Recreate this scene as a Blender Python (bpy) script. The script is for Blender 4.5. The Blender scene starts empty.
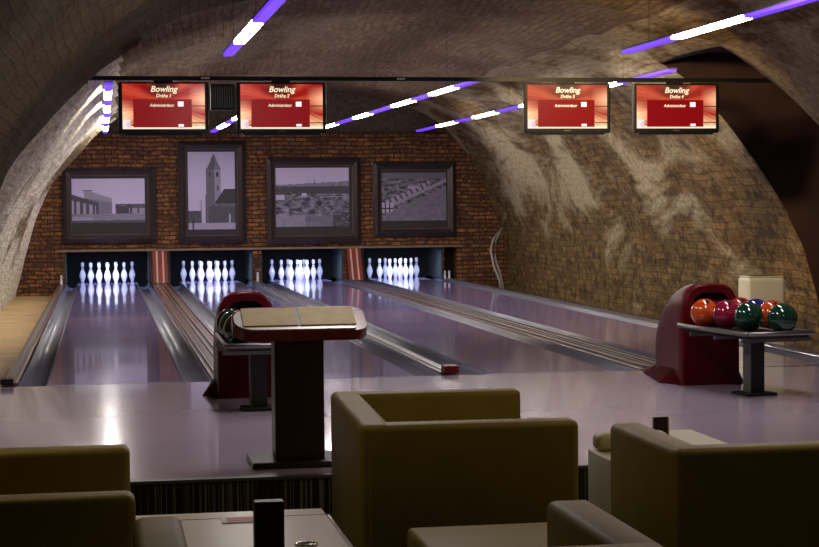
import bpy, bmesh, math, random
from mathutils import Vector, Matrix
random.seed(7)
S = bpy.context.scene
C = S.collection
PI = math.pi

# ------------------------------------------------------------------ camera
cd = bpy.data.cameras.new('camera'); cam = bpy.data.objects.new('camera', cd); C.objects.link(cam)
cd.sensor_width = 36; cd.lens = 76.2247; cd.clip_end = 200; cd.clip_start = .05
yaw, pitch, roll = 0.17520019, -0.03950525, -0.00918093
fw = Vector((math.sin(yaw)*math.cos(pitch), math.cos(yaw)*math.cos(pitch), math.sin(pitch)))
rt = Vector((math.cos(yaw), -math.sin(yaw), 0)); up = rt.cross(fw)
r2 = rt*math.cos(roll) + up*math.sin(roll); u2 = up*math.cos(roll) - rt*math.sin(roll)
m = Matrix((r2, u2, -fw)).transposed().to_4x4(); m.translation = Vector((0, 0, 1.391))
cam.matrix_world = m
S.camera = cam
# ------------------------------------------------------------------ world, exposure
w = bpy.data.worlds.new('world'); S.world = w; w.use_nodes = True
w.node_tree.nodes['Background'].inputs[0].default_value = (.6, .5, .4, 1)
w.node_tree.nodes['Background'].inputs[1].default_value = .01
S.view_settings.view_transform = 'Standard'; S.view_settings.look = 'None'
S.view_settings.exposure = 0.0; S.view_settings.gamma = 1; S.view_settings.use_curve_mapping = False
WHITE_TUBE = 54.0; VIOLET_TUBE = 1.35; SCREEN = 1.0
def lamp(name, loc, power, col, sx, sy, rot=(0, 0, 0), spread=PI):
    l = bpy.data.lights.new(name, 'AREA'); l.energy = power; l.color = col; l.shape = 'RECTANGLE'; l.size = sx; l.size_y = sy; l.spread = spread
    o = bpy.data.objects.new(name, l); C.objects.link(o); o.location = loc; o.rotation_euler = rot; return o
# unseen area lamps added above the frame to light lounge, approach and right wall
lamp('unseen_lounge_lamp', (3.4, 6.3, 3.2), 16, (1, .72, .34), .5, .5)
lamp('unseen_lounge_lamp', (-.4, 6.6, 2.35), 7, (1, .80, .35), .3, .3)
lamp('unseen_lounge_lamp', (2.6, .8, 3.0), 9, (1, .74, .36), .5, .5)  # added fill lifting the dark chair fronts
lamp('approach_fill', (1.6, 10.6, 3.1), 40, (1, .89, .88), .4, 1.2)  # added fill pair brightening the approach
lamp('approach_fill', (4.2, 10.6, 3.1), 30, (1, .88, .86), .4, 1.2)
lamp('wall_fill', (4.0, 15.2, 3.15), 48, (1, .70, .34), .3, .3, (math.radians(50), math.radians(-50), 0), 1.5)  # added warm fill for the right vault wall
for lx in (.087, 1.957, 3.626, 5.505):
    lamp('pin_lamp', (lx, 31.9, .592), 24, (.52, .60, 1), 1.2, .06, (math.radians(30), 0, 0), 2.2)

# ------------------------------------------------------------------ materials
def mat(name, col=(.5, .5, .5), rough=.5, metal=0, noise=0, nscale=8, bump=0, bscale=40, coat=0, spec=.5, emit=None, es=1, col2=None, bump_dist=.01):
    M = bpy.data.materials.new(name); M.use_nodes = True; nt = M.node_tree; b = nt.nodes['Principled BSDF']
    b.inputs['Base Color'].default_value = (*col, 1); b.inputs['Roughness'].default_value = rough; b.inputs['Metallic'].default_value = metal
    b.inputs['Coat Weight'].default_value = coat; b.inputs['Coat Roughness'].default_value = .05; b.inputs['Specular IOR Level'].default_value = spec
    if emit: b.inputs['Emission Color'].default_value = (*emit, 1); b.inputs['Emission Strength'].default_value = es
    tc = nt.nodes.new('ShaderNodeTexCoord')
    if noise or col2:
        n = nt.nodes.new('ShaderNodeTexNoise'); n.inputs['Scale'].default_value = nscale; n.inputs['Detail'].default_value = 6
        nt.links.new(tc.outputs['Object'], n.inputs['Vector'])
        r = nt.nodes.new('ShaderNodeValToRGB'); c2 = col2 or tuple(c*(1-noise) for c in col)
        r.color_ramp.elements[0].color = (*c2, 1); r.color_ramp.elements[1].color = (*col, 1)
        r.color_ramp.elements[0].position = .35; r.color_ramp.elements[1].position = .65
        nt.links.new(n.outputs['Fac'], r.inputs[0]); nt.links.new(r.outputs[0], b.inputs['Base Color'])
    if bump:
        n = nt.nodes.new('ShaderNodeTexNoise'); n.inputs['Scale'].default_value = bscale; n.inputs['Detail'].default_value = 4
        nt.links.new(tc.outputs['Object'], n.inputs['Vector'])
        bp = nt.nodes.new('ShaderNodeBump'); bp.inputs['Strength'].default_value = bump; bp.inputs['Distance'].default_value = bump_dist
        nt.links.new(n.outputs['Fac'], bp.inputs['Height']); nt.links.new(bp.outputs[0], b.inputs['Normal'])
    return M
def brick_mat(name, c1, c2, mortar, plaster=None, pamt=.5, scale=1, bw=.27, bh=.085, ms=.012, bump=.6, pscale=.5, stretch=1.0, dist=.02, high=0, mott=None):
    M = bpy.data.materials.new(name); M.use_nodes = True; nt = M.node_tree; N = nt.nodes.new; L = nt.links.new; b = nt.nodes['Principled BSDF']
    b.inputs['Roughness'].default_value = .85; b.inputs['Specular IOR Level'].default_value = .25
    uv = N('ShaderNodeUVMap'); uv.uv_map = 'UVMap'
    dn = N('ShaderNodeTexNoise'); dn.inputs['Scale'].default_value = 1.6; dn.inputs['Detail'].default_value = 3; L(uv.outputs[0], dn.inputs['Vector'])
    sc = N('ShaderNodeVectorMath'); sc.operation = 'SCALE'; sc.inputs['Scale'].default_value = .09; L(dn.outputs['Color'], sc.inputs[0])
    ad = N('ShaderNodeVectorMath'); ad.operation = 'ADD'; L(uv.outputs[0], ad.inputs[0]); L(sc.outputs[0], ad.inputs[1])
    br = N('ShaderNodeTexBrick'); L(ad.outputs[0], br.inputs['Vector']); br.inputs['Scale'].default_value = scale
    br.inputs['Brick Width'].default_value = bw; br.inputs['Row Height'].default_value = bh; br.inputs['Mortar Size'].default_value = ms; br.inputs['Mortar Smooth'].default_value = .3
    br.inputs['Color1'].default_value = (*c1, 1); br.inputs['Color2'].default_value = (*c2, 1); br.inputs['Mortar'].default_value = (*mortar, 1); br.inputs['Bias'].default_value = -.1
    fine = N('ShaderNodeTexNoise'); fine.inputs['Scale'].default_value = 14; fine.inputs['Detail'].default_value = 8; fine.inputs['Roughness'].default_value = .7; L(uv.outputs[0], fine.inputs['Vector'])
    mr = N('ShaderNodeMapRange'); mr.inputs[1].default_value = .3; mr.inputs[2].default_value = .7; mr.inputs[3].default_value = .45; mr.inputs[4].default_value = 1.45; L(fine.outputs['Fac'], mr.inputs[0])
    mul = N('ShaderNodeVectorMath'); mul.operation = 'SCALE'; L(br.outputs['Color'], mul.inputs[0]); L(mr.outputs[0], mul.inputs['Scale'])
    out = mul.outputs[0]; hb = br.outputs['Fac']
    if mott:
        n2 = N('ShaderNodeTexNoise'); n2.inputs['Scale'].default_value = 4.5; n2.inputs['Detail'].default_value = 7; n2.inputs['Roughness'].default_value = .75; L(uv.outputs[0], n2.inputs['Vector'])
        m2 = N('ShaderNodeMapRange'); m2.inputs[1].default_value = .47; m2.inputs[2].default_value = .60; L(n2.outputs['Fac'], m2.inputs[0])
        x2 = N('ShaderNodeMix'); x2.data_type = 'RGBA'; L(m2.outputs[0], x2.inputs[0]); L(out, x2.inputs[6])
        ms2 = N('ShaderNodeVectorMath'); ms2.operation = 'SCALE'; ms2.inputs[0].default_value = mott; L(mr.outputs[0], ms2.inputs['Scale']); L(ms2.outputs[0], x2.inputs[7]); out = x2.outputs[2]
    if plaster:
        mp = N('ShaderNodeMapping'); mp.inputs['Scale'].default_value = (pscale*stretch, pscale, 1); L(uv.outputs[0], mp.inputs[0])
        pn = N('ShaderNodeTexNoise'); pn.inputs['Scale'].default_value = 1; pn.inputs['Detail'].default_value = 7; pn.inputs['Roughness'].default_value = .62; pn.inputs['Distortion'].default_value = .6; L(mp.outputs[0], pn.inputs['Vector'])
        cr = N('ShaderNodeMapRange'); cr.inputs[1].default_value = 1-pamt-.04; cr.inputs[2].default_value = 1-pamt+.06; L(pn.outputs['Fac'], cr.inputs[0]); cr.clamp = True
        if high:      # plaster survives mainly on the upper wall
            geo = N('ShaderNodeNewGeometry'); sp = N('ShaderNodeSeparateXYZ'); L(geo.outputs['Position'], sp.inputs[0])
            hr = N('ShaderNodeMapRange'); hr.inputs[1].default_value = .2; hr.inputs[2].default_value = 2.6; hr.inputs[3].default_value = -high; hr.inputs[4].default_value = high; L(sp.outputs['Z'], hr.inputs[0])
            hs = N('ShaderNodeMath'); hs.operation = 'ADD'; L(pn.outputs['Fac'], hs.inputs[0]); L(hr.outputs[0], hs.inputs[1]); L(hs.outputs[0], cr.inputs[0])
        mul2 = N('ShaderNodeVectorMath'); mul2.operation = 'SCALE'; mul2.inputs[0].default_value = plaster; L(mr.outputs[0], mul2.inputs['Scale'])
        mx = N('ShaderNodeMix'); mx.data_type = 'RGBA'; L(cr.outputs[0], mx.inputs[0]); L(out, mx.inputs[6]); L(mul2.outputs[0], mx.inputs[7]); out = mx.outputs[2]
    L(out, b.inputs['Base Color'])
    inv = N('ShaderNodeMath'); inv.operation = 'SUBTRACT'; inv.inputs[0].default_value = 1; L(hb, inv.inputs[1])
    ma = N('ShaderNodeMath'); ma.operation = 'MULTIPLY_ADD'; L(fine.outputs['Fac'], ma.inputs[0]); ma.inputs[1].default_value = 1.6; L(inv.outputs[0], ma.inputs[2])
    bp = N('ShaderNodeBump'); bp.inputs['Strength'].default_value = bump; bp.inputs['Distance'].default_value = dist; L(ma.outputs[0], bp.inputs['Height']); L(bp.outputs[0], b.inputs['Normal'])
    return M
def attr_mat(name, emit=0, rough=.4):
    M = bpy.data.materials.new(name); M.use_nodes = True; nt = M.node_tree; b = nt.nodes['Principled BSDF']
    a = nt.nodes.new('ShaderNodeVertexColor'); a.layer_name = 'Col'; nt.links.new(a.outputs[0], b.inputs['Base Color']); b.inputs['Roughness'].default_value = rough
    if emit:
        nt.links.new(a.outputs[0], b.inputs['Emission Color']); b.inputs['Emission Strength'].default_value = emit; b.inputs['Base Color'].default_value = (.02, .02, .02, 1)
        nt.links.remove(b.inputs['Base Color'].links[0])
    return M
M = {}
M['brick'] = brick_mat('red_brick', (.40, .18, .07), (.14, .06, .032), (.05, .032, .022), bump=.9, bw=.23, bh=.077, dist=.03, mott=(.10, .045, .03))
M['upper'] = brick_mat('dark_plaster', (.10, .075, .055), (.06, .045, .035), (.08, .06, .045), plaster=(.12, .095, .07), pamt=.6)  # dark brown plaster over brick, upper back wall and front wall
M['vault'] = brick_mat('vault_brick', (.29, .175, .06), (.17, .10, .035), (.15, .10, .05), plaster=(.46, .38, .24), pamt=.44, bw=.28, bh=.09, pscale=.9, stretch=.5, bump=1, dist=.035, high=.09, mott=(.075, .045, .02))
M['vaultc'] = brick_mat('vault_ceiling_brick', (.25, .165, .095), (.16, .10, .055), (.15, .105, .065), plaster=(.26, .195, .13), pamt=.45, bw=.28, bh=.09, pscale=.5, stretch=.6, bump=1, dist=.03)
M['vaultl'] = brick_mat('vault_left_brick', (.30, .21, .10), (.20, .13, .06), (.17, .13, .07), plaster=(.80, .74, .60), pamt=.56, bw=.28, bh=.09, pscale=.45, stretch=1.2, bump=1, dist=.035)
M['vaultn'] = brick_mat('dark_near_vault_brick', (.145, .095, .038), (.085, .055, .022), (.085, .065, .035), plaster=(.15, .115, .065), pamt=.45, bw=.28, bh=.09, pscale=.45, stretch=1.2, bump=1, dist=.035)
M['niche'] = mat('shaded_niche_brick', (.035, .012, .010), .9, noise=.4, nscale=3, bump=.4, bscale=12)  # maroon brick tone with the recess's shade put into the colour
M['tan'] = mat('tan_floor_boards', (.62, .43, .20), .6, noise=.25, nscale=3, bump=.1)
M['carpet'] = None
def carpet():
    Mx = mat('striped_dark_carpet', (.02, .02, .02), .95); nt = Mx.node_tree; b = nt.nodes['Principled BSDF']
    tc = nt.nodes.new('ShaderNodeTexCoord'); mp = nt.nodes.new('ShaderNodeMapping'); mp.inputs['Scale'].default_value = (85, .6, .6); nt.links.new(tc.outputs['Object'], mp.inputs[0])
    n = nt.nodes.new('ShaderNodeTexNoise'); n.inputs['Scale'].default_value = 1; n.inputs['Detail'].default_value = 3; nt.links.new(mp.outputs[0], n.inputs['Vector'])
    r = nt.nodes.new('ShaderNodeValToRGB'); e = r.color_ramp.elements; e[0].position = .5; e[0].color = (.008, .007, .008, 1); e[1].position = .68; e[1].color = (.22, .21, .17, 1)
    nt.links.new(n.outputs['Fac'], r.inputs[0]); nt.links.new(r.outputs[0], b.inputs['Base Color']); return Mx
M['carpet'] = carpet()
M['approach'] = mat('glossy_approach', (.53, .45, .57), .18, noise=.10, nscale=1.2, coat=.5, bump=.02, bscale=6)
M['lane'] = mat('glossy_lane', (.34, .27, .54), .13, noise=.12, nscale=.9, coat=.6, bump=.015, bscale=5)
M['gutter'] = mat('gutter_plastic', (.17, .17, .22), .36, coat=.1, bump=.25, bscale=9)
M['cap'] = mat('divider_wood', (.22, .10, .075), .35, noise=.3, nscale=5, coat=.4)
M['capred'] = mat('red_divider', (.36, .06, .03), .3, noise=.2, nscale=4, coat=.4)
M['greycap'] = mat('grey_divider', (.20, .17, .18), .3, coat=.3, noise=.2)
M['chrome'] = mat('chrome', (.75, .74, .72), .18, 1)
M['steel'] = mat('brushed_steel', (.24, .235, .23), .38, 1)
M['black'] = mat('black_plastic', (.006, .006, .007), .4, spec=.25)
M['blackmat'] = mat('black_matte', (.006, .006, .006), .9)
M['kick'] = mat('kickback_panel', (.035, .05, .042), .6, noise=.2)
M['burg'] = mat('burgundy_plastic', (.095, .004, .008), .35, coat=.05, spec=.12)
M['burgmatte'] = mat('burgundy_matte', (.06, .004, .007), .8, spec=.05)
M['wine'] = mat('dark_wine_wood', (.02, .004, .006), .4, noise=.3, nscale=6)
M['redwood'] = mat('polished_red_wood', (.22, .03, .02), .22, noise=.3, nscale=6, coat=.5)
M['silver'] = mat('silver_plastic', (.62, .60, .56), .35, .2)
M['cream'] = mat('cream_panel', (.54, .42, .15), .6, noise=.18, nscale=14)
M['leather'] = mat('olive_leather', (.32, .25, .062), .55, noise=.12, nscale=7, bump=.25, bscale=160, bump_dist=.002)
M['pale'] = mat('cream_leather', (.55, .52, .38), .45, noise=.08, nscale=5)
M['table'] = mat('white_laminate', (.55, .52, .45), .3)
M['frame'] = mat('dark_picture_frame', (.045, .030, .034), .32, noise=.3, nscale=9)
M['framehi'] = mat('picture_frame_bead', (.11, .075, .08), .28)
M['mat'] = mat('dark_mount', (.03, .024, .028), .6)
M['print'] = attr_mat('black_and_white_print', 0, .35)
M['screen'] = attr_mat('screen_picture', SCREEN, .2)
M['scr_panel'] = mat('screen_dark_red', (.02, 0, 0), .3, emit=(.22, .001, .004), es=SCREEN)
M['scr_cream'] = mat('screen_cream', (.1, .1, .1), .3, emit=(1, .86, .58), es=SCREEN)
M['scr_white'] = mat('screen_white', (.1, .1, .1), .3, emit=(1, .86, .9), es=SCREEN*1.1)
M['tubew'] = mat('white_tube', (.9, .9, .9), .4, emit=(1, .93, .86), es=WHITE_TUBE)
M['tubev'] = mat('violet_tube', (.2, .1, .5), .4, emit=(.13, .035, .85), es=VIOLET_TUBE)
M['pin'] = mat('white_pin', (.85, .86, .9), .18, coat=.5)
M['pinband'] = mat('dark_pin_band', (.12, .03, .05), .3)
M['boxgrey'] = mat('pale_grey_housing', (.62, .62, .56), .5)
M['darkgrey'] = mat('dark_grey_plastic', (.08, .08, .08), .4)
M['redpaper'] = mat('red_print_paper', (.5, .08, .08), .5)
M['paper'] = mat('pale_paper', (.6, .55, .5), .5)
M['cable'] = mat('pale_cable', (.4, .38, .36), .5)
M['rubber'] = mat('black_rubber', (.012, .012, .012), .5)
def ballmat(n, c): return mat(n, c, .07, noise=.35, nscale=9, coat=.8)
BM = {'orange': ballmat('orange_ball', (.75, .09, .01)), 'crimson': ballmat('crimson_ball', (.30, .01, .03)), 'magenta': ballmat('magenta_ball', (.34, .012, .06)),
      'red': ballmat('red_ball', (.5, .03, .03)), 'blue': ballmat('blue_ball', (.02, .04, .35)), 'green': ballmat('green_ball', (.008, .055, .03)), 'black': ballmat('black_ball', (.01, .012, .014))}

# ------------------------------------------------------------------ helpers
def finish(name, bm, mt, parent=None, smooth=False, loc=None, keep=False):
    if not keep: bmesh.ops.recalc_face_normals(bm, faces=bm.faces[:])
    me = bpy.data.meshes.new(name); bm.to_mesh(me); bm.free()
    for k in (mt if isinstance(mt, (list, tuple)) else [mt]): me.materials.append(k)
    if smooth:
        for p in me.polygons: p.use_smooth = True
    o = bpy.data.objects.new(name, me); C.objects.link(o)
    if parent: o.parent = parent
    if loc: o.location = loc
    return o
def tag(o, label, cat, group=None):
    o['label'] = label; o['category'] = cat
    if group: o['group'] = group
    return o
def empty(name, loc, label, cat, group=None, rz=0):
    o = bpy.data.objects.new(name, None); o.empty_display_size = .1; C.objects.link(o); o.location = loc; o.rotation_euler = (0, 0, rz); return tag(o, label, cat, group)
def structure(name, bm, mt, smooth=False, keep=False):
    o = finish(name, bm, mt, None, smooth, keep=keep); o['kind'] = 'structure'; return o
def copy_tree(o, parent=None):
    c = o.copy(); C.objects.link(c); c.parent = parent
    for ch in list(o.children): copy_tree(ch, c)
    return c
def box(bm, x0, x1, y0, y1, z0, z1, r=0, seg=3, mi=0):
    t = bmesh.new(); bmesh.ops.create_cube(t, size=1)
    for v in t.verts: v.co = Vector(((x0+x1)/2+v.co.x*(x1-x0), (y0+y1)/2+v.co.y*(y1-y0), (z0+z1)/2+v.co.z*(z1-z0)))
    if r: bmesh.ops.bevel(t, geom=t.edges[:], offset=r, segments=seg, profile=.5, affect='EDGES')
    merge(bm, t, mi)
def merge(bm, t, mi=0, mtx=None):
    if mtx: bmesh.ops.transform(t, matrix=mtx, verts=t.verts[:])
    vm = {v: bm.verts.new(v.co) for v in t.verts}
    for f in t.faces:
        try:
            g = bm.faces.new([vm[v] for v in f.verts]); g.material_index = mi; g.smooth = f.smooth
        except ValueError: pass
    t.free()
def bx(*a, **k):
    bm = bmesh.new(); box(bm, *a, **k); return bm
def cyl(bm, p0, p1, r, r1=None, seg=12, mi=0):
    p0 = Vector(p0); p1 = Vector(p1); d = p1-p0; t = bmesh.new()
    bmesh.ops.create_cone(t, cap_ends=True, segments=seg, radius1=r, radius2=r if r1 is None else r1, depth=d.length)
    q = d.to_track_quat('Z', 'Y').to_matrix().to_4x4(); q.translation = (p0+p1)/2
    merge(bm, t, mi, q)
def tube(bm, pts, r, seg=8):
    pts = [Vector(p) for p in pts]; rings = []
    for i, p in enumerate(pts):
        d = (pts[min(i+1, len(pts)-1)]-pts[max(i-1, 0)]).normalized(); a = d.cross(Vector((.13, .31, 1))).normalized(); b = d.cross(a)
        rings.append([bm.verts.new(p+r*(math.cos(2*PI*k/seg)*a+math.sin(2*PI*k/seg)*b)) for k in range(seg)])
    for A, B in zip(rings, rings[1:]):
        for k in range(seg): bm.faces.new((A[k], A[(k+1) % seg], B[(k+1) % seg], B[k]))
    bm.faces.new(rings[0][::-1]); bm.faces.new(rings[-1])
def lathe(bm, prof, seg=16, c=(0, 0, 0)):
    rings = []
    for r, z in prof:
        rings.append([bm.verts.new((c[0]+r*math.cos(2*PI*k/seg), c[1]+r*math.sin(2*PI*k/seg), c[2]+z)) for k in range(seg)])
    for A, B in zip(rings, rings[1:]):
        for k in range(seg): bm.faces.new((A[k], A[(k+1) % seg], B[(k+1) % seg], B[k]))
    bm.faces.new(rings[0][::-1]); bm.faces.new(rings[-1])
def sphere(bm, c, r, u=24, v=14):
    t = bmesh.new(); bmesh.ops.create_uvsphere(t, u_segments=u, v_segments=v, radius=r); merge(bm, t, 0, Matrix.Translation(c))

# ------------------------------------------------------------------ vault
FL = -.2            # lower floor level; lanes and approach are at 0
WY = 31.8           # back wall
XC = 2.95
prof = [(-4.50, -.25), (-4.40, .3), (-4.24, .83), (-3.94, 1.57), (-3.57, 2.1), (-3.0, 2.75), (-2.45, 3.10), (-1.7, 3.36), (-.8, 3.48), (0, 3.5),
        (.9, 3.48), (1.9, 3.38), (2.75, 3.16), (3.3, 2.82), (3.68, 2.43), (4.05, 1.89), (4.38, 1.07), (4.48, .4), (4.5, -.25)]
def catmull(P, n):
    out = []
    for i in range(len(P)-1):
        p0, p1, p2, p3 = (Vector(P[max(i-1, 0)]), Vector(P[i]), Vector(P[i+1]), Vector(P[min(i+2, len(P)-1)]))
        for k in range(n):
            t = k/n; out.append(.5*((2*p1)+(p2-p0)*t+(2*p0-5*p1+4*p2-p3)*t*t+(3*p1-p0-3*p2+p3)*t**3))
    out.append(Vector(P[-1])); return out
PR = catmull(prof, 6)
def half_at(z, side):
    pts = [p for p in PR if (p.x < 0) == (side < 0)]
    best = min(pts, key=lambda p: abs(p.y-z)); return XC+best.x
def ceil_at(x):
    return min(PR, key=lambda p: abs(p.x+XC-x)+(5 if p.y < 1.5 else 0)).y
arc = [0]
for a, b in zip(PR, PR[1:]): arc.append(arc[-1]+(b-a).length)
N0, N1 = 16.75, 18.6
ys = [-3+.3*i for i in range(66)]+[16.8+.15*i for i in range(101)]
ys = sorted([y for y in ys if y < WY and min(abs(y-k) for k in (N0, N1)) > .12]+[N0-.02, N0, N1, N1+.02, WY])
from mathutils import noise as mnoise
def wave(y, left):
    if left and y > 16.75:
        j = [16.75, 18.1, 19.6, 20.4, 22.6, 23.5, 26.0, 27.0, 29.6, 32.5]
        for a, b in zip(j, j[1:]):
            if a <= y < b: t = (y-a)/(b-a); return .17*(1-abs(2*t-1)**2.0)-.09
        return 0
    # the vault was built in unequal bands, each bulging a little between its joints
    j = [-4, -.8, 2.1, 5.4, 8.1, 11.0, 13.7, 16.75, 18.6, 20.3, 22.9, 24.6, 27.2, 29.4, 32.5]
    for a, b in zip(j, j[1:]):
        if a <= y < b: t = (y-a)/(b-a); return .09*(1-abs(2*t-1)**2.2)-.03
    return 0
def vault_pt(i, y):
    p = PR[i]; a = PR[max(i-1, 0)]; b = PR[min(i+1, len(PR)-1)]; d = (b-a).normalized(); n = Vector((-d.y, d.x))  # outward
    if n.dot(p-Vector((0, 1))) < 0: n = -n
    off = wave(y+.12*math.sin(arc[i]*.8), p.x < -1.5)*(1 if p.x < 1.5 else .7) + .05*mnoise.noise(Vector((y*.55, arc[i]*.7, 0))) + .02*mnoise.noise(Vector((y*2, arc[i]*2.3, 3)))
    if N0 <= y <= N1 and p.x > 2.2:
        off += max(0, min(1.1, (p.x-3.15)*1.6))
    k = 1 if p.y > -.1 else 0
    sh = 0
    if p.x > 2.2:      # both jambs of the side niche lean toward the lounge lower down
        t = 1-min(1, (arc[-1]-arc[i])/4.0)
        K = ((-9, 0), (12.5, 0), (N0, -2.4*t), (N1, -1.55*t), (22.5, 0), (60, 0))
        for (a, va), (b, vb) in zip(K, K[1:]):
            if a <= y <= b: sh = va+(vb-va)*(y-a)/(b-a); break
    return Vector((XC+p.x+n.x*off*k, y+sh, p.y+n.y*off*k))
def vault_part(name, i0, i1, mt):
    bm = bmesh.new(); uv = bm.loops.layers.uv.new('UVMap'); g = {}
    for yi, y in enumerate(ys):
        for i in range(i0, i1+1): g[yi, i] = bm.verts.new(vault_pt(i, y))
    for yi in range(len(ys)-1):
        for i in range(i0, i1):
            f = bm.faces.new((g[yi, i], g[yi, i+1], g[yi+1, i+1], g[yi+1, i])); f.smooth = True
            for l, (yy, ii) in zip(f.loops, ((ys[yi], i), (ys[yi], i+1), (ys[yi+1], i+1), (ys[yi+1], i))): l[uv].uv = (yy, arc[ii])
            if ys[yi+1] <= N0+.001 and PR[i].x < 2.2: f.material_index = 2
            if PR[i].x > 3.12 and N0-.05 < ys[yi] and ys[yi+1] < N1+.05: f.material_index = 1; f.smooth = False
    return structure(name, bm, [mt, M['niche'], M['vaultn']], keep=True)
n = len(PR)-1
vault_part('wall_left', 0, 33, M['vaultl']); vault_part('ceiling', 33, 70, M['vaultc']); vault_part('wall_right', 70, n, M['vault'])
# back wall with the pit openings
def uvbox(bm):
    uv = bm.loops.layers.uv.new('UVMap')
    for f in bm.faces:
        for l in f.loops:
            c = l.vert.co; l[uv].uv = (c.x if abs(f.normal.x) < .7 else c.y, c.z if abs(f.normal.z) < .7 else c.y)
OPEN = [(-.67, .847), (1.197, 2.717), (2.866, 4.386), (4.745, 6.265), (6.29, 6.53)]
bm = bmesh.new()
zs = [.6+i*.19 for i in range(12)]; zs[-1] = 2.72
for a, b in zip(zs, zs[1:]): box(bm, min(half_at(a, -1), half_at(b, -1))-.35, max(half_at(a, 1), half_at(b, 1))+.35, WY, WY+.3, a, b)
xs = [-1.9]+[v for o in OPEN for v in o]+[7.8]
for k in range(0, len(xs), 2): box(bm, xs[k], xs[k+1], WY, WY+.3, -.3, .6)
bmesh.ops.remove_doubles(bm, verts=bm.verts[:], dist=.0005); bm.normal_update(); uvbox(bm); structure('wall_back', bm, M['brick'])
bm = bx(-.6, 6.9, WY+.06, WY+.3, 2.72, 3.8); bm.normal_update(); uvbox(bm); structure('wall_back', bm, M['upper'])
bm = bx(-2, 8, -3.3, -3, -.3, 3.8); bm.normal_update(); uvbox(bm); structure('wall_front', bm, M['upper'])
structure('trim_1', bx(-.78, 6.62, WY-.05, WY+.02, .6, .635), mat('lintel_board', (.26, .17, .12), .5))
# floors
structure('floor', bx(-2, 8, -3, WY+2.6, FL-.1, FL), [M['carpet']])
structure('floor', bx(-1.9, -.82, 8.9, WY, FL, FL+.015), M['tan'])
structure('floor', bx(-.8, 7.6, 8.87, 13.82, FL, 0), M['approach'])
structure('trim_2', bx(-.82, 7.6, 8.845, 8.87, FL, -.012), M['carpet'])
structure('trim_3', bx(-.82, 7.6, 8.835, 8.90, -.012, .004), M['darkgrey'])
structure('wall_pit', bx(-.9, 6.9, 33.75, 33.85, -.2, 1.0), M['blackmat'])

# ------------------------------------------------------------------ lanes
LX = [.087, 1.957, 3.626, 5.505]
LW = ['leftmost lane', 'second lane from the left', 'third lane from the left', 'rightmost lane']
for x, wd in zip(LX, LW):
    t = empty('bowling_lane', (x, 13.83, FL), 'glossy violet-grey bowling lane, the '+wd, 'bowling lane', 'bowling lanes')
    finish('lane_surface', bx(-.525, .525, 0, 19.1, .0, -FL), M['lane'], t)
    for s in (-1, 1):
        bm = bmesh.new(); sec = []
        sec += [(.53, .19), (.535, .2)]
        for k in range(9):
            a = PI*k/8; sec.append((.645-.1*math.cos(a), .195-.085*math.sin(a)))
        sec += [(.755, .2), (.758, .0), (.53, .0)]
        R0 = [bm.verts.new((s*a, 0, b)) for a, b in sec]; R1 = [bm.verts.new((s*a, 18.9, b)) for a, b in sec]
        for k in range(len(sec)): bm.faces.new((R0[k], R0[(k+1) % len(sec)], R1[(k+1) % len(sec)], R1[k]))
        bm.faces.new(R0); bm.faces.new(R1[::-1])
        finish('gutter', bm, M['gutter'], t, True)
    finish('foul_line', bx(-.525, .525, .0, .03, -FL, -FL+.001), M['darkgrey'], t)
def divider(x0, x1, label, kind, y0=13.83):
    t = empty('lane_divider', ((x0+x1)/2, y0, FL), label, 'lane divider'); h = (x1-x0)/2-.004; ln = WY-.05-y0
    finish('body', bx(-h, h, 0, ln, 0, .212, r=.006, seg=2), M['greycap'] if kind == 'grey' else M['cap'], t)
    if kind == 'track':
        bm = bmesh.new(); box(bm, -.105, -.045, .05, ln, .213, .224); box(bm, .045, .105, .05, ln, .213, .224); finish('red_strip', bm, M['cap'], t)
        for s in (-1, 1):
            for q in (.03, .125): finish('rail', bx(s*q-.009, s*q+.009, .05, ln, .213, .234), M['steel'], t)
    else:
        finish('rail', bx(-h*.4, h*.4, .03, ln, .212, .22), M['steel'], t)
    return t
divider(.85, 1.194, 'wide divider with ball return rails between the two left lanes', 'track', 13.83)
divider(4.389, 4.742, 'wide divider with ball return rails between the two right lanes', 'track', 13.83)
divider(2.72, 2.863, 'narrow grey divider between the second and third lanes ending in a red block', 'grey', 14.01)
divider(-.80, -.674, 'narrow wooden edge board along the left side of the leftmost lane', 'wood', 14.01)
divider(6.268, 6.42, 'narrow edge board along the right side of the rightmost lane by the vault wall', 'grey')
tag(finish('divider_end_block', bx(2.735, 2.85, 13.83, 14.0, .013, .075, r=.008), M['burg']), 'small dark red block capping the narrow divider near the desk', 'end cap')
tag(finish('divider_end_block', bx(-.80, -.70, 13.84, 14.0, .013, .06, r=.008), M['wine']), 'small dark block at the near end of the leftmost lane\'s edge board', 'end cap')

# ball lifts at the back wall between lane pairs
for x, lb in ((1.022, 'red ball lift panel between the two left pin decks'), (4.565, 'red ball lift panel between the two right pin decks')):
    t = empty('ball_lift', (x, WY-.03, .036), lb, 'ball lift')
    def slant(x0, x1, d0, d1):
        bm = bx(x0, x1, d0, d1, 0, .56)
        for v in bm.verts:
            v.co.y -= (1-v.co.z/.56)*.35
        return bm
    finish('panel', slant(-.165, .165, -.03, .0), M['capred'], t)
    for q in (-.055, .055): finish('rail', slant(q-.014, q+.014, -.06, -.03), M['silver'], t)
    finish('edge_strip', slant(-.17, -.13, -.05, -.03), M['wine'], t); finish('edge_strip', slant(.13, .17, -.05, -.03), M['wine'], t)

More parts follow.
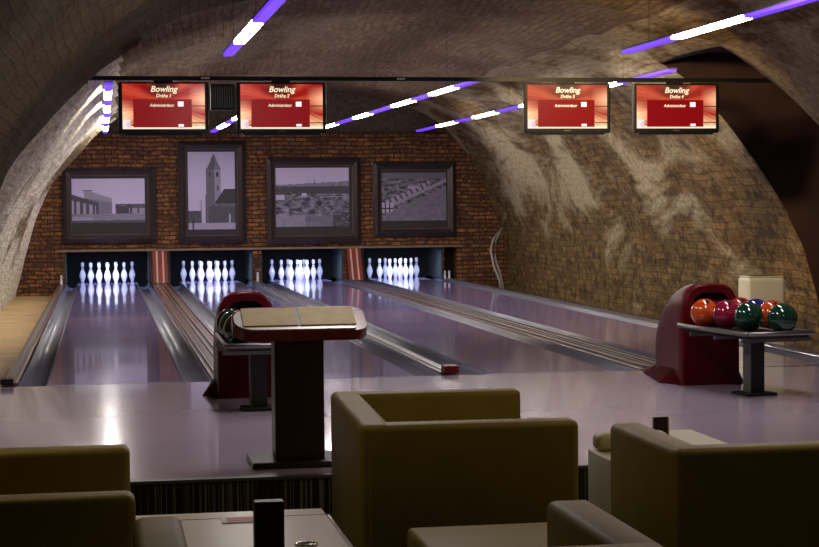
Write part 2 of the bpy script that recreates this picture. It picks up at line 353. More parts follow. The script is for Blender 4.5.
# ------------------------------------------------------------------ pinsetters (pits) and pins
for x, wd in zip(LX, LW):
    t = empty('pinsetter_pit', (x, WY+.02, FL), 'dark pin pit opening in the brick wall behind the '+wd, 'pinsetter', 'pin pits')
    finish('back_curtain', bx(-.757, .757, 1.6, 1.66, 0, 1.0), M['blackmat'], t)
    for s in (-1, 1): finish('side_panel', bx(*sorted((s*.742, s*.758)), -.01, 1.58, .21, .79), M['kick'], t)
    finish('header', bx(-.74, .74, .31, .33, .80, 1.0), M['blackmat'], t)
    finish('pit_floor', bx(-.74, .74, 1.16, 1.58, .0, .02), M['blackmat'], t)
t = empty('service_recess', (6.41, WY+.05, 0), 'narrow black recess beside the rightmost pin pit', 'recess')
finish('back_panel', bx(-.118, .118, .25, .28, -.19, .6), M['blackmat'], t)
for k, dx in enumerate((-.09, -.01)):
    bm = bmesh.new(); lathe(bm, [(.02, 0), (.022, .02), (.018, .1), (.02, .13), (.012, .15)], 10)
    tag(finish('guide_post', bm, M['pin'], loc=(6.37+dx, WY-.12, .013)), ('left' if k == 0 else 'right')+' of two small white posts on the board right of the rightmost pins', 'post', 'white posts')
bm = bmesh.new(); lathe(bm, [(.022, 0), (.024, .02), (.02, .13), (.022, .16), (.012, .18)], 10)
tag(finish('guide_post', bm, M['pin'], loc=(2.79, WY-.12, .013)), 'small white post between the second and third pin decks', 'post')
bm = bmesh.new(); lathe(bm, [(.022, 0), (.024, .02), (.02, .13), (.022, .16), (.012, .18)], 10)
tag(finish('guide_post', bm, M['pin'], loc=(-.735, WY-.12, .013)), 'small white post at the left edge of the leftmost pin deck', 'post')

PP = [(.0258, 0), (.029, .012), (.036, .04), (.0495, .08), (.0585, .11), (.0605, .125), (.057, .155), (.047, .19), (.034, .22), (.025, .245), (.0225, .262), (.0237, .285), (.029, .315), (.0318, .342), (.030, .36), (.022, .374), (.008, .381)]
bm = bmesh.new(); lathe(bm, PP, 20)
bb = bmesh.new(); lathe(bb, [(.0262, .243), (.0245, .252)], 20)
lathe(bb, [(.0246, .276), (.0262, .288)], 20)
pin0 = None
rows = [(1, ['front head pin']), (2, ['left pin of the second row', 'right pin of the second row']),
        (3, ['left pin of the third row', 'middle pin of the third row', 'right pin of the third row']),
        (4, ['back row far left', 'back row inner left', 'back row inner right', 'back row far right'])]
for x, wd in zip(LX, LW):
    for nrow, names in rows:
        for k, nm in enumerate(names):
            px = x+(k-(nrow-1)/2)*.3048; py = 32.905-(4-nrow)*.264
            if pin0 is None:
                p = pin0 = finish('bowling_pin', bm, M['pin'], None, True); finish('neck_band', bb, M['pinband'], p, True)
            else: p = copy_tree(pin0)
            p.location = (px, py, 0); tag(p, 'white bowling pin: %s, %s' % (nm, wd), 'bowling pin', 'bowling pins')

# ------------------------------------------------------------------ pictures
def raster(name, w, h, nx, ny, fn, mt, parent, loc, tint=(1, 1, 1)):
    bm = bmesh.new(); col = bm.loops.layers.float_color.new('Col'); V = [[bm.verts.new((w*(i/nx-.5), 0, h*(j/ny-.5))) for i in range(nx+1)] for j in range(ny+1)]
    for j in range(ny):
        for i in range(nx):
            f = bm.faces.new((V[j][i], V[j][i+1], V[j+1][i+1], V[j+1][i])); c = fn((i+.5)/nx, (j+.5)/ny)
            if not isinstance(c, tuple): c = (c, c, c)
            for l in f.loops: l[col] = (c[0]*tint[0], c[1]*tint[1], c[2]*tint[2], 1)
    return finish(name, bm, mt, parent, loc=loc, keep=True)
def nz(u, v, s, k=0): return mnoise.noise(Vector((u*s, v*s, k)))
def fz(u, v, s): return sum(mnoise.noise(Vector((u*s*q, v*s*q, q)))/w_ for q, w_ in ((1, 1), (2.1, 1.3), (4.3, 1.6)))
def street(u, v):
    g = .62-.1*v
    if v < .42 and u > .6: g = .10+.12*nz(u, v, 25)      # trees and low roofs right
    if v < .36+.08*nz(u, 0, 14) and u > .62: g = .06
    if .34 > v > .2 and u > .78: g = .3 if int(u*40) % 4 else .08
    roof = .75-.55*max(0, u-.2) if u > .18 else 0
    if u < .56 and v < min(roof, .78): g = .30 if v > .56-.3*(u-.2) else .2          # tall pale house behind
    if .16 < u < .3 and v > .72 and v < .75: g = .05
    if u < .38 and v < .66-.55*u: g = .07                                              # dark near roof
    if u < .34 and v < .52-.4*u: g = .36 if int(u*48) % 4 < 2 else .08                 # white arcade
    if v < .2: g = .24+.1*nz(u, v*4, 9)
    if v < .13 and u < .3: g = .34
    if v < .05: g = .08
    return max(.02, g+.02*nz(u, v, 60))
def church(u, v):
    g = .58-.2*abs(v-.55)
    if .38 < u < .70 and v < .78: g = .13+.05*nz(u, v, 40)
    if .56 < u < .70 and .35 < v < .78: g = .30
    if v > .77 and v < .98 and abs(u-.55) < (.98-v)*.75 and abs(u-.55) < .15: g = .09 if u < .56 else .16
    if .6 < u < .65 and .68 < v < .74: g = .02
    if .45 < u < .49 and .68 < v < .74: g = .03
    if .62 < u < .65 and .5 < v < .56: g = .05
    if .36 < u < .38 and v < .45: g = .1
    if u > .5 and v < .52 and v < .28+(u-.5)*.9: g = .035
    if u > .5 and v < .33: g = .13+.08*nz(u, v, 30)
    if u > .44 and v < .3+.06*nz(u, 1, 12): g = .08+.05*nz(u, v, 50)
    if u < .26 and v < .24: g = .07+.04*nz(u, v, 20)
    if .26 < u < .28 and v < .38: g = .1
    if .86 < u < .90 and v < .2: g = .45
    if v < .085: g = .36+.08*nz(u, v*5, 14)
    if .08 < u < .12 and v < .12: g = .03
    return max(.02, g)
def panorama(u, v):
    g = .55-.12*(v-.7)
    hill = .71+.06*u+.012*nz(u, 0, 18)
    if v < hill: g = .2+.08*nz(u, v, 20)
    if .52 < u < .53 and v < .8: g = .08
    if v < .68: g = .05+.03*nz(u, v, 30)
    if v < .56: g = .13+.20*fz(u, v*1.7, 11)
    if v < .54 and u < .12 and v > .46: g = .45
    if .35 < u < .42 and .52 < v < .57: g = .5
    if v < .2+.05*nz(u, 0, 8): g = .17+.06*nz(u, v, 12)+.1*(u < .4)
    if .52 > v > .5 and u > .6: g = .3
    if u > .78 and v < .25: g = .05+.3*max(0, nz(u, v, 35))
    return max(.025, g)
def aerial(u, v):
    g = .13+.17*fz(u+v*.3, v*1.5, 12)
    if v > .88: g = .13
    d = v-(.22+.62*u)         # main street runs up to the right
    if abs(d) < .035: g = .30
    if .035 < d < .16 and u < .75: g = .34 if int((u*.85+v*.4)*34) % 3 else .06
    if u < .18 and .17 < v < .38: g = .5 if int(u*60) % 4 < 3 and not (.24 < v < .27) else .05
    if u > .68 and .36 < v < .45: g = .45 if int(u*50) % 4 else .05
    if u > .68 and .45 < v < .53: g = .03
    if d < -.12: g = .18+.06*nz(u, v, 14)
    if .4 < u < .55 and .66 < v < .72: g = .38
    return max(.025, g)
VIOLET_CAST = (1.12, 1.0, 1.55)  # violet light falling on the grey prints, put into their colour
def picture(lab, X0, X1, Z0, Z1, ix0, ix1, iz0, iz1, fn, nx, ny):
    cx, cz = (X0+X1)/2, (Z0+Z1)/2; t = empty('framed_picture', (cx, WY-.01, cz), lab, 'picture', 'framed photographs on the brick wall')
    w, h = X1-X0, Z1-Z0; bw = .15
    def ring(a0, a1, b0, b1, wd, y0, y1):
        bm = bmesh.new()
        o = [(a0, b0), (a1, b0), (a1, b1), (a0, b1)]; i_ = [(a0+wd, b0+wd), (a1-wd, b0+wd), (a1-wd, b1-wd), (a0+wd, b1-wd)]
        R = []
        for pts, y in ((o, 0), (o, y0), ([((p[0]*.5+q[0]*.5), (p[1]*.5+q[1]*.5)) for p, q in zip(o, i_)], y1), (i_, y0), (i_, 0)):
            R.append([bm.verts.new((p[0], -y, p[1])) for p in pts])
        for A, B in zip(R, R[1:]+R[:1]):
            for k in range(4): bm.faces.new((A[k], A[(k+1) % 4], B[(k+1) % 4], B[k]))
        return bm
    finish('frame', ring(-w/2, w/2, -h/2, h/2, bw, .05, .10), M['frame'], t)
    finish('bead', ring(-w/2+bw*.85, w/2-bw*.85, -h/2+bw*.85, h/2-bw*.85, .035, .05, .065), M['framehi'], t)
    finish('mount', bx(-w/2+.1, w/2-.1, -.03, -.005, -h/2+.1, h/2-.1), M['mat'], t)
    raster('photograph', ix1-ix0, iz1-iz0, nx, ny, fn, M['print'], t, ((ix0+ix1)/2-cx, -.034, (iz0+iz1)/2-cz), VIOLET_CAST)
picture('wide dark frame with an old photograph of a street and arcaded house, leftmost', -.69, .98, .76, 2.12, -.55, .77, 1.12, 1.915, street, 88, 54)
picture('tall dark frame with an old photograph of a church tower', 1.37, 2.60, .72, 2.59, 1.55, 2.40, .98, 2.39, church, 60, 96)
picture('large dark frame with an old town panorama under a pale sky', 2.98, 4.72, .69, 2.28, 3.14, 4.50, 1.01, 2.09, panorama, 90, 70)
picture('dark frame with an old aerial view of streets and roofs, rightmost', 4.95, 6.52, .80, 2.19, 5.11, 6.33, 1.10, 1.99, aerial, 90, 66)

# ------------------------------------------------------------------ screens on the crossbar
BY = 16.8; BZ = 2.622
t = empty('screen_crossbar', (3.1, BY, BZ), 'long black metal bar spanning the vault and carrying the four screens', 'crossbar')
finish('bar', bx(-3.25, 4.2, -.03, .03, -.02, .02), M['black'], t)
finish('bracket', bx(-3.25, -3.21, -.08, .08, -.05, .05), M['black'], t)
def scr(u, v):
    dx, dy = (u-.5)*1.75, v-.62; a = math.atan2(dy, dx); r = math.hypot(dx, dy)
    ray = .5+.5*math.sin(a*9+1.0); fine = .5+.5*math.sin(a*60+3*nz(u, v, 4))
    k = ray*.75+.25*fine
    red = (.33, .0, .003); org = (.85, .13, .05); pale = (1, .72, .38)
    e = max(0, min(1, (r-.25)*1.3)); low = max(0, min(1, (.75-v)*1.1))
    q = max(0, min(1, k*.7+e*.25*low+low*.25-.15))
    c = [red[i]*(1-q)+org[i]*q for i in range(3)]
    q2 = max(0, min(1, (k-.35)*1.2*low+.6*e*low-.15)); c = [c[i]*(1-q2)+pale[i]*q2 for i in range(3)]
    if v < .055: c = [1, .85, .62]
    dk = max(0, min(1, 1.25-abs(u-.47)/.20))*max(0, min(1, (v-.66)*5))      # the title sits on a near-black wedge
    c = [c[0]*(1-.92*dk), c[1]*(1-dk), c[2]*(1-dk)]
    rt_ = max(0, (u-.80)*3.5)*max(0, 1-abs(v-.66)*3.2); c = [min(1, c[0]+rt_), min(1, c[1]+rt_*.75), min(1, c[2]+rt_*.42)]
    lf_ = max(0, (.18-u)*4)*max(0, 1-abs(v-.36)*3.2); c = [min(1, c[0]+lf_), min(1, c[1]+lf_*.65), min(1, c[2]+lf_*.38)]
    if u > .84 and .50 < v < .53: c = [.03, 0, 0]
    if u > .84 and .12 < v < .15: c = [.08, .01, 0]
    if u < .10 and v < .2: c = [1, .82, .75] if math.hypot(u-.1, (v-.1)*.6) > .05 else [.75, .6, .7]
    return tuple(c)
def text(name, s, size, mt, parent, loc, shear=0):
    cu = bpy.data.curves.new(name, 'FONT'); cu.body = s; cu.size = size; cu.align_x = 'CENTER'; cu.align_y = 'CENTER'; cu.extrude = .0008; cu.shear = shear; cu.offset = size*.018
    o = bpy.data.objects.new(name, cu); C.objects.link(o); bpy.context.view_layer.update()
    me = bpy.data.meshes.new_from_object(o.evaluated_get(bpy.context.evaluated_depsgraph_get())); bpy.data.objects.remove(o)
    me.materials.clear(); me.materials.append(mt); r = bpy.data.objects.new(name, me); C.objects.link(r); r.parent = parent; r.location = loc; r.rotation_euler = (PI/2, 0, 0); return r
tvs = [(.597, .85, 'leftmost of the four'), (1.722, .865, 'second from the left'), (4.56, .885, 'third from the left'), (5.687, .90, 'rightmost of the four')]
s0 = None
for k, (x, wd, lb) in enumerate(tvs):
    t = empty('television', (x, BY-.075, 2.335), 'black television with red bowling screen, '+lb, 'television', 'televisions on the crossbar', rz=0)
    h = .49
    bm = bmesh.new(); box(bm, -wd/2, wd/2, -.03, .025, -h/2, h/2, r=.012, seg=2); box(bm, -wd/2+.06, wd/2-.06, -.026, .02, -h/2-.018, -h/2+.02, r=.008, seg=2)
    finish('casing', bm, M['black'], t)
    finish('hanger', bx(-.09, .09, .027, .04, -.1, h/2+.03), M['black'], t)
    sw, sh = wd-.072, h-.06
    if s0 is None: sc = s0 = raster('screen', .75, .40, 84, 48, scr, M['screen'], t, (0, -.0315, .014))
    else: sc = s0.copy(); C.objects.link(sc); sc.parent = t
    sc.scale = (sw/.75, 1, sh/.40)
    finish('menu_panel', bx(-.37*sw, .34*sw, -.034, -.0325, -.43*sh, .19*sh), M['scr_panel'], t)
    text('title', 'Bowling', .078, M['scr_cream'], t, (.0, -.036, .41*sh), .25)
    text('lane_number', 'Dráha %d' % (k+1), .044, M['scr_cream'], t, (.0, -.036, .265*sh), .15)
    text('menu_text', 'Administrátor', .040, M['scr_cream'], t, (-.02*sw, -.036, .055*sh))
    bm = bmesh.new(); box(bm, .17*sw, .24*sw, -.037, -.0345, .03*sh, .14*sh, r=.001, seg=1); finish('icon', bm, M['scr_white'], t)
    finish('button', bx(.175*sw, .24*sw, -.037, -.0345, -.415*sh, -.36*sh), M['scr_white'], t)
    finish('maker_mark', bx(-.035, .035, -.0325, -.03, -h/2+.018, -h/2+.027), M['darkgrey'], t)
t = empty('speaker_box', (1.16, BY-.02, 2.44), 'small black ribbed box hanging from the bar between the two left televisions', 'speaker')
finish('case', bx(-.115, .115, -.07, .06, -.125, .125, r=.01, seg=2), M['black'], t)
bm = bmesh.new()
for q in range(9): box(bm, -.1+q*.0225, -.09+q*.0225, -.078, -.07, -.1, .1)
finish('grille', bm, M['darkgrey'], t)
for k, (x, wd) in enumerate(((.997, 'leftmost'), (2.90, 'second'))):
    tag(finish('bar_clip', bx(x-.04, x+.04, BY-.045, BY-.032, BZ-.006, BZ+.010), M['silver']), 'small pale clip on the black bar, '+('above the leftmost television' if k == 0 else 'in the wide middle gap'), 'clip')

# ------------------------------------------------------------------ tube light strips under the vault
def strip(x0, x1, y0, y1, z, whites, label, L=1.5, zr=0):
    t = empty('light_strip', ((x0+x1)/2, (y0+y1)/2, z), label, 'ceiling light', 'tube light strips under the vault')
    cy = (y0+y1)/2; sl = (x1-x0)/(y1-y0)
    def X(y): return (y-cy)*sl
    bm = bx(-.046, .046, y0-cy, y1-cy, .012, .024)
    for v in bm.verts: v.co.x += X(v.co.y+cy)
    finish('housing', bm, M['darkgrey'], t)
    marks = sorted([a for w_ in whites for a in (w_-L/2, w_+L/2)]); marks = [y0]+[min(max(a, y0), y1) for a in marks]+[y1]
    for k, (a, b) in enumerate(zip(marks, marks[1:])):
        if b-a < .1: continue
        bm = bmesh.new(); ya, yb = a-cy+.02, b-cy-.02
        P_ = [bm.verts.new((X(yy+cy)+sx*wq, yy, zz)) for yy in (ya, yb) for sx, wq, zz in ((-1, .040, -.014), (1, .040, -.014), (1, .044, .012), (-1, .044, .012))]
        for q in range(4): bm.faces.new((P_[q], P_[(q+1) % 4], P_[4+(q+1) % 4], P_[4+q]))
        bm.faces.new(P_[:4][::-1]); bm.faces.new(P_[4:])
        finish('white_light' if k % 2 else 'violet_light', bm, M['tubew'] if k % 2 else M['tubev'], t)
    for f in (.12, .5, .88):
        y = y0+(y1-y0)*f; finish('hanger', bx(X(y)-.0015, X(y)+.0015, y-cy-.0015, y-cy+.0015, .024, ceil_at(x0+(x1-x0)*f)-z+.02), M['blackmat'], t)
ZS = 2.72
strip(.095, .085, 18.9, 31.3, ZS, (20.8, 23.7, 26.6, 29.5), 'tube light strip hugging the left vault wall above the leftmost lane')
strip(2.13, 1.96, 19.0, 31.0, ZS, (20.1, 23.0, 25.9, 28.7), 'tube light strip above the second lane, mostly behind the televisions')
strip(3.99, 3.73, 18.3, 30.5, ZS, (19.95, 22.4, 25.55, 28.7), 'tube light strip over the third lane, with the most white tubes visible', 1.35)
strip(5.67, 5.63, 16.74, 30.8, ZS, (19.3, 22.3, 25.3, 28.2), 'tube light strip over the rightmost lane, ending beside the rightmost television')
strip(1.15, 1.11, 10.2, 15.3, ZS, (13.35,), 'near tube light strip above the left ball return, at the top edge', 1.6)
strip(4.62, 4.57, 9.4, 14.78, ZS, (12.68,), 'near tube light strip above the right ball return, in the upper right corner', 1.55)

# ------------------------------------------------------------------ ball returns
def ball_return(x, y, label, rlabel, HW, rx, ry, rrz):
    t = empty('ball_return_hood', (x, y, 0), label, 'ball return')
    def sec(wd, ht, yy, shear=0, n=10):
        pts = [(-wd/2, 0), (-wd/2, ht*.35)]
        for k in range(n+1):
            a = PI-PI*k/n; pts.append((wd/2*math.copysign(abs(math.cos(a))**.6, math.cos(a)), ht*.62+ht*.38*math.sin(a)**.75))
        pts += [(wd/2, ht*.35), (wd/2, 0)]
        return [(p[0], yy, p[1]) for p in pts]
    W, H = HW, .775
    secs = [sec(W-.02, H-.015, -.012), sec(W, H, .01), sec(W, H, .12), sec(W, H*.97, .28), sec(W*.99, H*.90, .44), sec(W*.98, H*.78, .58), sec(W*.96, H*.60, .68)]
    bm = bmesh.new(); R = [[bm.verts.new(p) for p in s_] for s_ in secs]
    for A, B in zip(R, R[1:]):
        for k in range(len(A)-1): bm.faces.new((A[k], A[k+1], B[k+1], B[k])).smooth = True
    bm.faces.new(R[-1])
    # front face with the arched ball mouth
    f = R[0]; inner = []
    ow, oh0, oh1 = .15, .40, .715
    nn = len(f)
    for k in range(nn):
        c = f[k].co
        if k in (0, nn-1): p = (c.x, c.y, 0)
        zz = max(c.z, oh0)
        inner.append(bm.verts.new((max(-ow, min(ow, c.x*.80)), c.y, min(oh1, oh0+(zz-oh0)*.86) if c.z > oh0 else oh0)))
    for k in range(nn-1): bm.faces.new((f[k], inner[k], inner[k+1], f[k+1]))
    bm.faces.new((f[0], f[nn-1], inner[nn-1], inner[0]))
    bmesh.ops.remove_doubles(bm, verts=bm.verts[:], dist=.0005)
    finish('shell', bm, M['burg'], t)
    for p in t.children[-1].data.polygons: pass
    bm = bmesh.new(); pk = []
    pts = []
    for k in range(nn):
        c = secs[0][k]
        if c[2] > oh0: pts.append((max(-ow, min(ow, c[0]*.80)), min(oh1, oh0+(c[2]-oh0)*.86)))
    pts = [(-ow, oh0)]+pts+[(ow, oh0)]
    A = [bm.verts.new((p[0], -.012, p[1])) for p in pts]; B = [bm.verts.new((p[0]*.95, .24, p[1])) for p in pts]
    for k in range(len(pts)): bm.faces.new((A[k], A[(k+1) % len(pts)], B[(k+1) % len(pts)], B[k]))
    bm.faces.new(B); finish('mouth', bm, M['wine'], t)
    bm = bmesh.new(); a = [(-.215, .0), (-.33, .22), (-.20, 1.05), (.20, 1.05), (.33, .22), (.215, .0)]
    lo = [bm.verts.new((p[0]*W/.44, p[1], .002)) for p in a]; hi = [bm.verts.new((p[0]*(.62 if abs(p[0]) > .3 else .93)*W/.44, p[1] if p[1] < .5 else .62, .13)) for p in a]
    for k in range(6): bm.faces.new((lo[k], lo[(k+1) % 6], hi[(k+1) % 6], hi[k]))
    bm.faces.new(lo[::-1]); bm.faces.new(hi); finish('skirt', bm, M['burgmatte'], t)
    # rack: leans out of the hood toward the bowlers
    r = empty('ball_rack', (rx, ry, 0), rlabel, 'ball rack', rz=rrz)
    bm = bmesh.new(); box(bm, -.055, .055, -.05, .05, .02, .44); finish('post', bm, M['rubber'], r)
    finish('post_trim', bx(-.062, -.054, -.052, .052, .02, .44), M['darkgrey'], r)
    finish('foot_plate', bx(-.12, .12, -.12, .12, .0, .02, r=.004, seg=1), M['blackmat'], r)
    finish('tray', bx(-.22, .27, -.3, .66, .425, .445, r=.005, seg=1), M['blackmat'], r)
    for q in (-.24, .09, .285):
        bm = bmesh.new(); tube(bm, [(q, .68, .47), (q, .2, .465), (q, -.25, .46), (q, -.3, .462)], .016 if q != .09 else .01); finish('rail', bm, M['steel'], r, True)
    bm = bmesh.new(); tube(bm, [(.0225+.2625*math.cos(a), -.3-.14*math.sin(a), .462+.01*math.sin(a)) for a in [PI*k/10 for k in range(11)]], .016); finish('end_hoop', bm, M['steel'], r, True)
    for q in (-.28, .10, .45): finish('cross_brace', bx(-.26, .30, q, q+.03, .40, .425), M['steel'], r)
    return t, r
ball_return(1.022, 12.58, 'burgundy arched ball return hood between the two left lanes, behind the scoring desk', 'black ball rack with a slim post in front of the left burgundy hood', .42, 1.04, 11.85, 0)
ball_return(4.556, 12.58, 'burgundy arched ball return hood on the right, behind the coloured balls', 'black and steel ball rack with a post in front of the right burgundy hood', .455, 4.62, 11.86, math.radians(10))
ball0 = None
def ball(x, y, z, c, label, grp):
    bm = bmesh.new(); sphere(bm, (0, 0, 0), .108); o = finish('bowling_ball', bm, BM[c], None, True, (x, y, z)); tag(o, label, 'bowling ball', grp)
    hb = bmesh.new()
    for dx, dz in ((-.018, .0), (.018, .0), (0, -.05)):
        p = Vector((dx-.02, -.55, .8+dz*3)).normalized(); cyl(hb, p*.1072, p*.1084, .013, seg=10)
    finish('finger_holes', hb, M['blackmat'], o)
G = 'balls on the right rack'; zb = .56
ball(4.455, 12.44, zb, 'orange', 'bright orange bowling ball nearest the mouth of the right hood', G)
ball(4.62, 12.70, zb+.012, 'crimson', 'dark crimson bowling ball half inside the mouth of the right hood', G)
ball(4.55, 12.22, zb, 'magenta', 'magenta-red bowling ball right of the bright orange ball', G)
ball(4.765, 12.52, zb, 'red', 'small-looking red bowling ball showing behind the magenta one', G)
ball(4.80, 12.285, zb, 'blue', 'blue bowling ball behind the left green one', G)
ball(4.84, 12.06, zb, 'orange', 'orange bowling ball between the blue and the right green ball', G)
ball(4.60, 11.91, zb, 'green', 'dark green bowling ball at the near left end of the right rack', G)
ball(4.76, 11.67, zb, 'green', 'dark green bowling ball at the near right end of the right rack', G)
G = 'dark balls on the left rack'
ball(.90, 12.42, zb, 'black', 'black bowling ball by the mouth of the left hood', G)
ball(.905, 12.15, zb, 'green', 'very dark green bowling ball on the left rack left of the desk top', G)
ball(.91, 11.80, zb, 'black', 'black bowling ball at the near left end of the left rack', G)
ball(1.14, 12.28, zb, 'black', 'black bowling ball on the right row of the left rack behind the desk', G)
ball(1.145, 11.95, zb, 'crimson', 'dark crimson bowling ball on the left rack hidden behind the desk top', G)

# ------------------------------------------------------------------ scoring desk
t = empty('scoring_desk', (1.03, 9.3, 0), 'dark red pedestal scoring desk with a tilted top at the approach edge', 'desk')
finish('column', bx(-.135, .130, -.09, .11, .035, .72, r=.006, seg=2), M['wine'], t)
finish('base_plate', bx(-.265, .265, -.18, .22, 0, .035, r=.008, seg=2), M['wine'], t)
def slab(x0, x1, y0, y1, z0, z1, rr, mt, nm, par, seg=8, rl=None):
    bm = bmesh.new(); pts = []
    rads = rl or (rr, rr, rr, rr)
    for (cx, cy, a0, rd) in ((x1, y1, 0, rads[0]), (x0, y1, 90, rads[1]), (x0, y0, 180, rads[2]), (x1, y0, 270, rads[3])):
        sx = -1 if cx == x1 else 1; sy = -1 if cy == y1 else 1
        for k in range(seg+1):
            a = math.radians(a0+90*k/seg); pts.append((cx+sx*rd+rd*math.cos(a), cy+sy*rd+rd*math.sin(a)))
    lo = [bm.verts.new((p[0], p[1], z0)) for p in pts]; hi = [bm.verts.new((p[0], p[1], z1)) for p in pts]
    for k in range(len(pts)): bm.faces.new((lo[k], lo[(k+1) % len(pts)], hi[(k+1) % len(pts)], hi[k]))
    bm.faces.new(lo[::-1]); bm.faces.new(hi)
    return finish(nm, bm, mt, par)
tp = slab(-.355, .365, -.15, .15, -.06, 0, .09, M['redwood'], 'desk_top', t, rl=(.09, .12, .12, .07))
tp.location = (0, -.02, .785); tp.rotation_euler = (math.radians(22), 0, 0)
slab(-.345, .30, -.142, .118, 0.001, .008, .09, M['silver'], 'silver_surround', tp, rl=(.02, .11, .11, .02))
for a, b in ((-.30, -.012), (.006, .305)):
    q = slab(a, b, -.105, .11, .009, .015, .006, M['cream'], 'control_panel', tp)
finish('panel_gap', bx(-.011, .005, -.105, .11, .009, .012), M['wine'], tp)

# ------------------------------------------------------------------ armchairs
def armchair(loc, rz, W, label, mt=None, D=.79, ht=.74, th=.13, name='armchair', grp='olive cube armchairs'):
    mt = mt or M['leather']; t = empty(name, (loc[0], loc[1], FL), label, 'armchair', grp, rz)   # faces -Y locally, back at +Y
    finish('backrest', bx(-W/2+.004, W/2-.004, D/2-th, D/2, .05, ht, r=.028, seg=4), mt, t, True)
    for s in (-1, 1):
        x0, x1 = sorted((s*W/2, s*(W/2-th))); finish('armrest', bx(x0, x1, -D/2, D/2-.02, .05, ht-.002, r=.028, seg=4), mt, t, True)
    finish('seat_cushion', bx(-W/2+th, W/2-th, -D/2+.01, D/2-th+.01, .27, .43, r=.03, seg=4), mt, t, True)
    finish('seat_base', bx(-W/2+th-.01, W/2-th+.01, -D/2+.02, D/2-th+.02, .06, .27, r=.01, seg=2), mt, t, True)
    for sx in (-1, 1):
        for sy in (-1, 1): finish('foot', bx(sx*(W/2-.07)-.025, sx*(W/2-.07)+.025, sy*(D/2-.07)-.025, sy*(D/2-.07)+.025, 0, .06), M['blackmat'], t)
    return t
armchair((1.43, 7.235), PI/2-.04, 1.28, 'olive leather cube armchair facing right, in the middle before the desk', D=.87)
armchair((-.31, 5.76), PI/2, 1.17, 'olive leather cube armchair cut off by the left edge, beside the white table')
armchair((2.51, 6.09), PI, 1.16, 'olive leather cube armchair seen from behind at the lower right')
armchair((.725, 4.435), PI, 1.31, 'olive leather armchair nearest the camera, only its arm ends showing', th=.135)
t = empty('ottoman', (1.38, 5.63, FL), 'low olive leather ottoman behind the nearest armchair, at the bottom middle', 'ottoman')
finish('cushion', bx(-.34, .34, -.36, .36, .2, .455, r=.02, seg=4), M['leather'], t, True)
finish('base', bx(-.33, .33, -.35, .35, .04, .2, r=.008), M['leather'], t)
for sx in (-1, 1):
    for sy in (-1, 1): finish('foot', bx(sx*.27-.02, sx*.27+.02, sy*.29-.02, sy*.29+.02, 0, .04), M['blackmat'], t)
# pale seat and table behind the right chair
t = empty('cube_chair', (2.385, 7.42, FL), 'cream low cube chair behind the right olive armchair, near its left corner', 'chair')
finish('body', bx(-.185, .175, -.32, .32, .04, .455, r=.012), M['pale'], t, True); finish('backrest', bx(-.17, .175, .19, .31, .456, .535, r=.03, seg=5), M['pale'], t, True)
for sx in (-.15, .14):
    for sy in (-.28, .28): finish('foot', bx(sx-.02, sx+.02, sy-.02, sy+.02, 0, .04), M['blackmat'], t)
t = empty('side_table', (2.74, 7.83, FL), 'narrow cream table with a dark menu stand, behind the right olive armchair', 'table')
finish('table_top', bx(-.15, .15, -.45, .45, .43, .455, r=.006), M['pale'], t); finish('body', bx(-.13, .13, -.42, .42, 0, .43), M['pale'], t)
t = empty('menu_stand', (2.645, 8.02, .2552), 'small dark menu stand on the narrow cream table', 'menu stand')
finish('card_holder', bx(-.035, .035, -.012, .012, .01, .10), M['wine'], t); finish('stand_base', bx(-.04, .04, -.03, .03, 0, .012), M['blackmat'], t)
finish('side_edge', bx(.035, .041, -.014, .014, .01, .102), M['silver'], t)
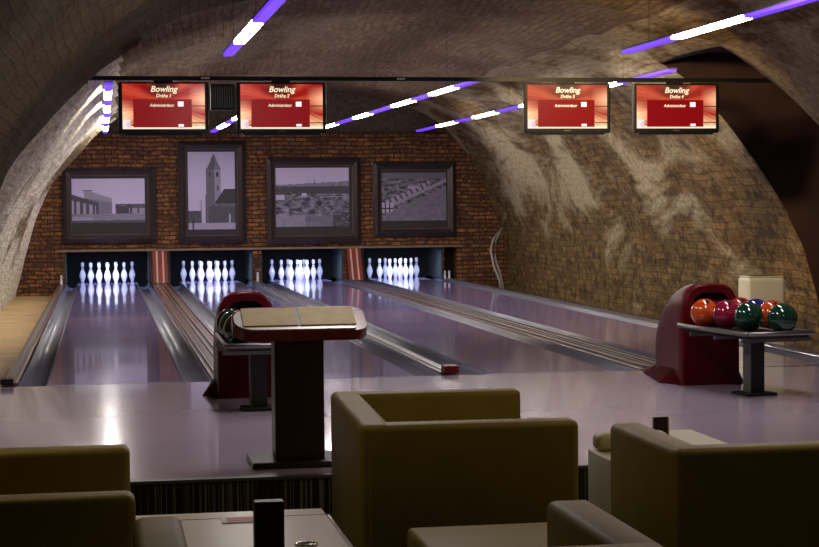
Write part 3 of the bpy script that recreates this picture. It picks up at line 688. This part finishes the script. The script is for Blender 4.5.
# white coffee table
t = empty('coffee_table', (.44, 5.99, FL), 'low white coffee table with chrome frame at the bottom left', 'table')
finish('table_top', bx(-.34, .36, -.48, .48, .425, .45, r=.004), M['table'], t)
finish('inlay_line', bx(-.34, .36, .34, .35, .4502, .4512), M['darkgrey'], t)
for sx in (-.33, .375):
    for sy in (-.46, .46): finish('leg', bx(sx-.014, sx+.014, sy-.014, sy+.014, 0, .425), M['chrome'], t)
    finish('side_rail', bx(sx-.014, sx+.014, -.46, .46, .395, .425), M['chrome'], t); finish('floor_rail', bx(sx-.014, sx+.014, -.46, .46, 0, .02), M['chrome'], t)
t = empty('menu_stand', (.517, 5.58, .2505), 'black upright menu stand on the white coffee table', 'menu stand')
finish('card_holder', bx(-.048, .048, -.03, .03, .01, .188, r=.004), M['black'], t); finish('stand_base', bx(-.055, .055, -.045, .045, 0, .012), M['black'], t)
t = empty('leaflet', (.49, 6.28, .2515), 'red and white printed leaflet lying flat on the white coffee table', 'leaflet')
finish('sheet', bx(-.08, .08, -.055, .055, 0, .002), M['paper'], t); finish('red_print', bx(-.06, .075, -.03, .045, .002, .003), M['redpaper'], t)
bm = bmesh.new(); tube(bm, [(.035*math.cos(a), .03*math.sin(a), .012) for a in [2*PI*k/20 for k in range(21)]], .006); 
t = empty('ashtray', (.655, 5.72, .2505), 'small chrome ashtray at the right edge of the white coffee table', 'ashtray')
finish('rim', bm, M['chrome'], t, True); bm = bmesh.new(); lathe(bm, [(.034, 0), (.034, .006), (.03, .008)], 20); finish('dish', bm, M['darkgrey'], t)

# ------------------------------------------------------------------ box by the right wall, cables
t = empty('air_purifier', (6.80, 17.25, FL), 'pale grey upright box appliance standing by the right vault wall behind the balls', 'appliance')
bm = bmesh.new(); box(bm, -.20, .20, -.16, .16, 0, .80, r=.03, seg=3); finish('housing', bm, M['boxgrey'], t)
finish('lid', bx(-.19, .19, -.15, .15, .80, .815, r=.005, seg=1), M['silver'], t)
bm = bmesh.new()
for q in range(6): box(bm, -.14, .14, -.12+q*.04, -.10+q*.04, .815, .822)
finish('vent', bm, M['darkgrey'], t)
finish('side_panel', bx(.197, .204, -.11, .11, .1, .7), M['silver'], t)
bm = bmesh.new()
tube(bm, [(7.22, 31.3, .87), (7.1, 31.2, .75), (7.02, 31.1, .55), (7.06, 31.0, .25), (7.14, 30.9, 0), (7.16, 30.9, -.19)], .022)
tube(bm, [(7.28, 31.3, .95), (7.15, 31.2, .72), (7.1, 31.1, .4), (7.18, 31.0, .1), (7.22, 30.9, -.19)], .02)
tag(finish('cable_bundle', bm, M['cable'], None, True), 'bundle of pale cables hanging down the far right vault corner', 'cable')
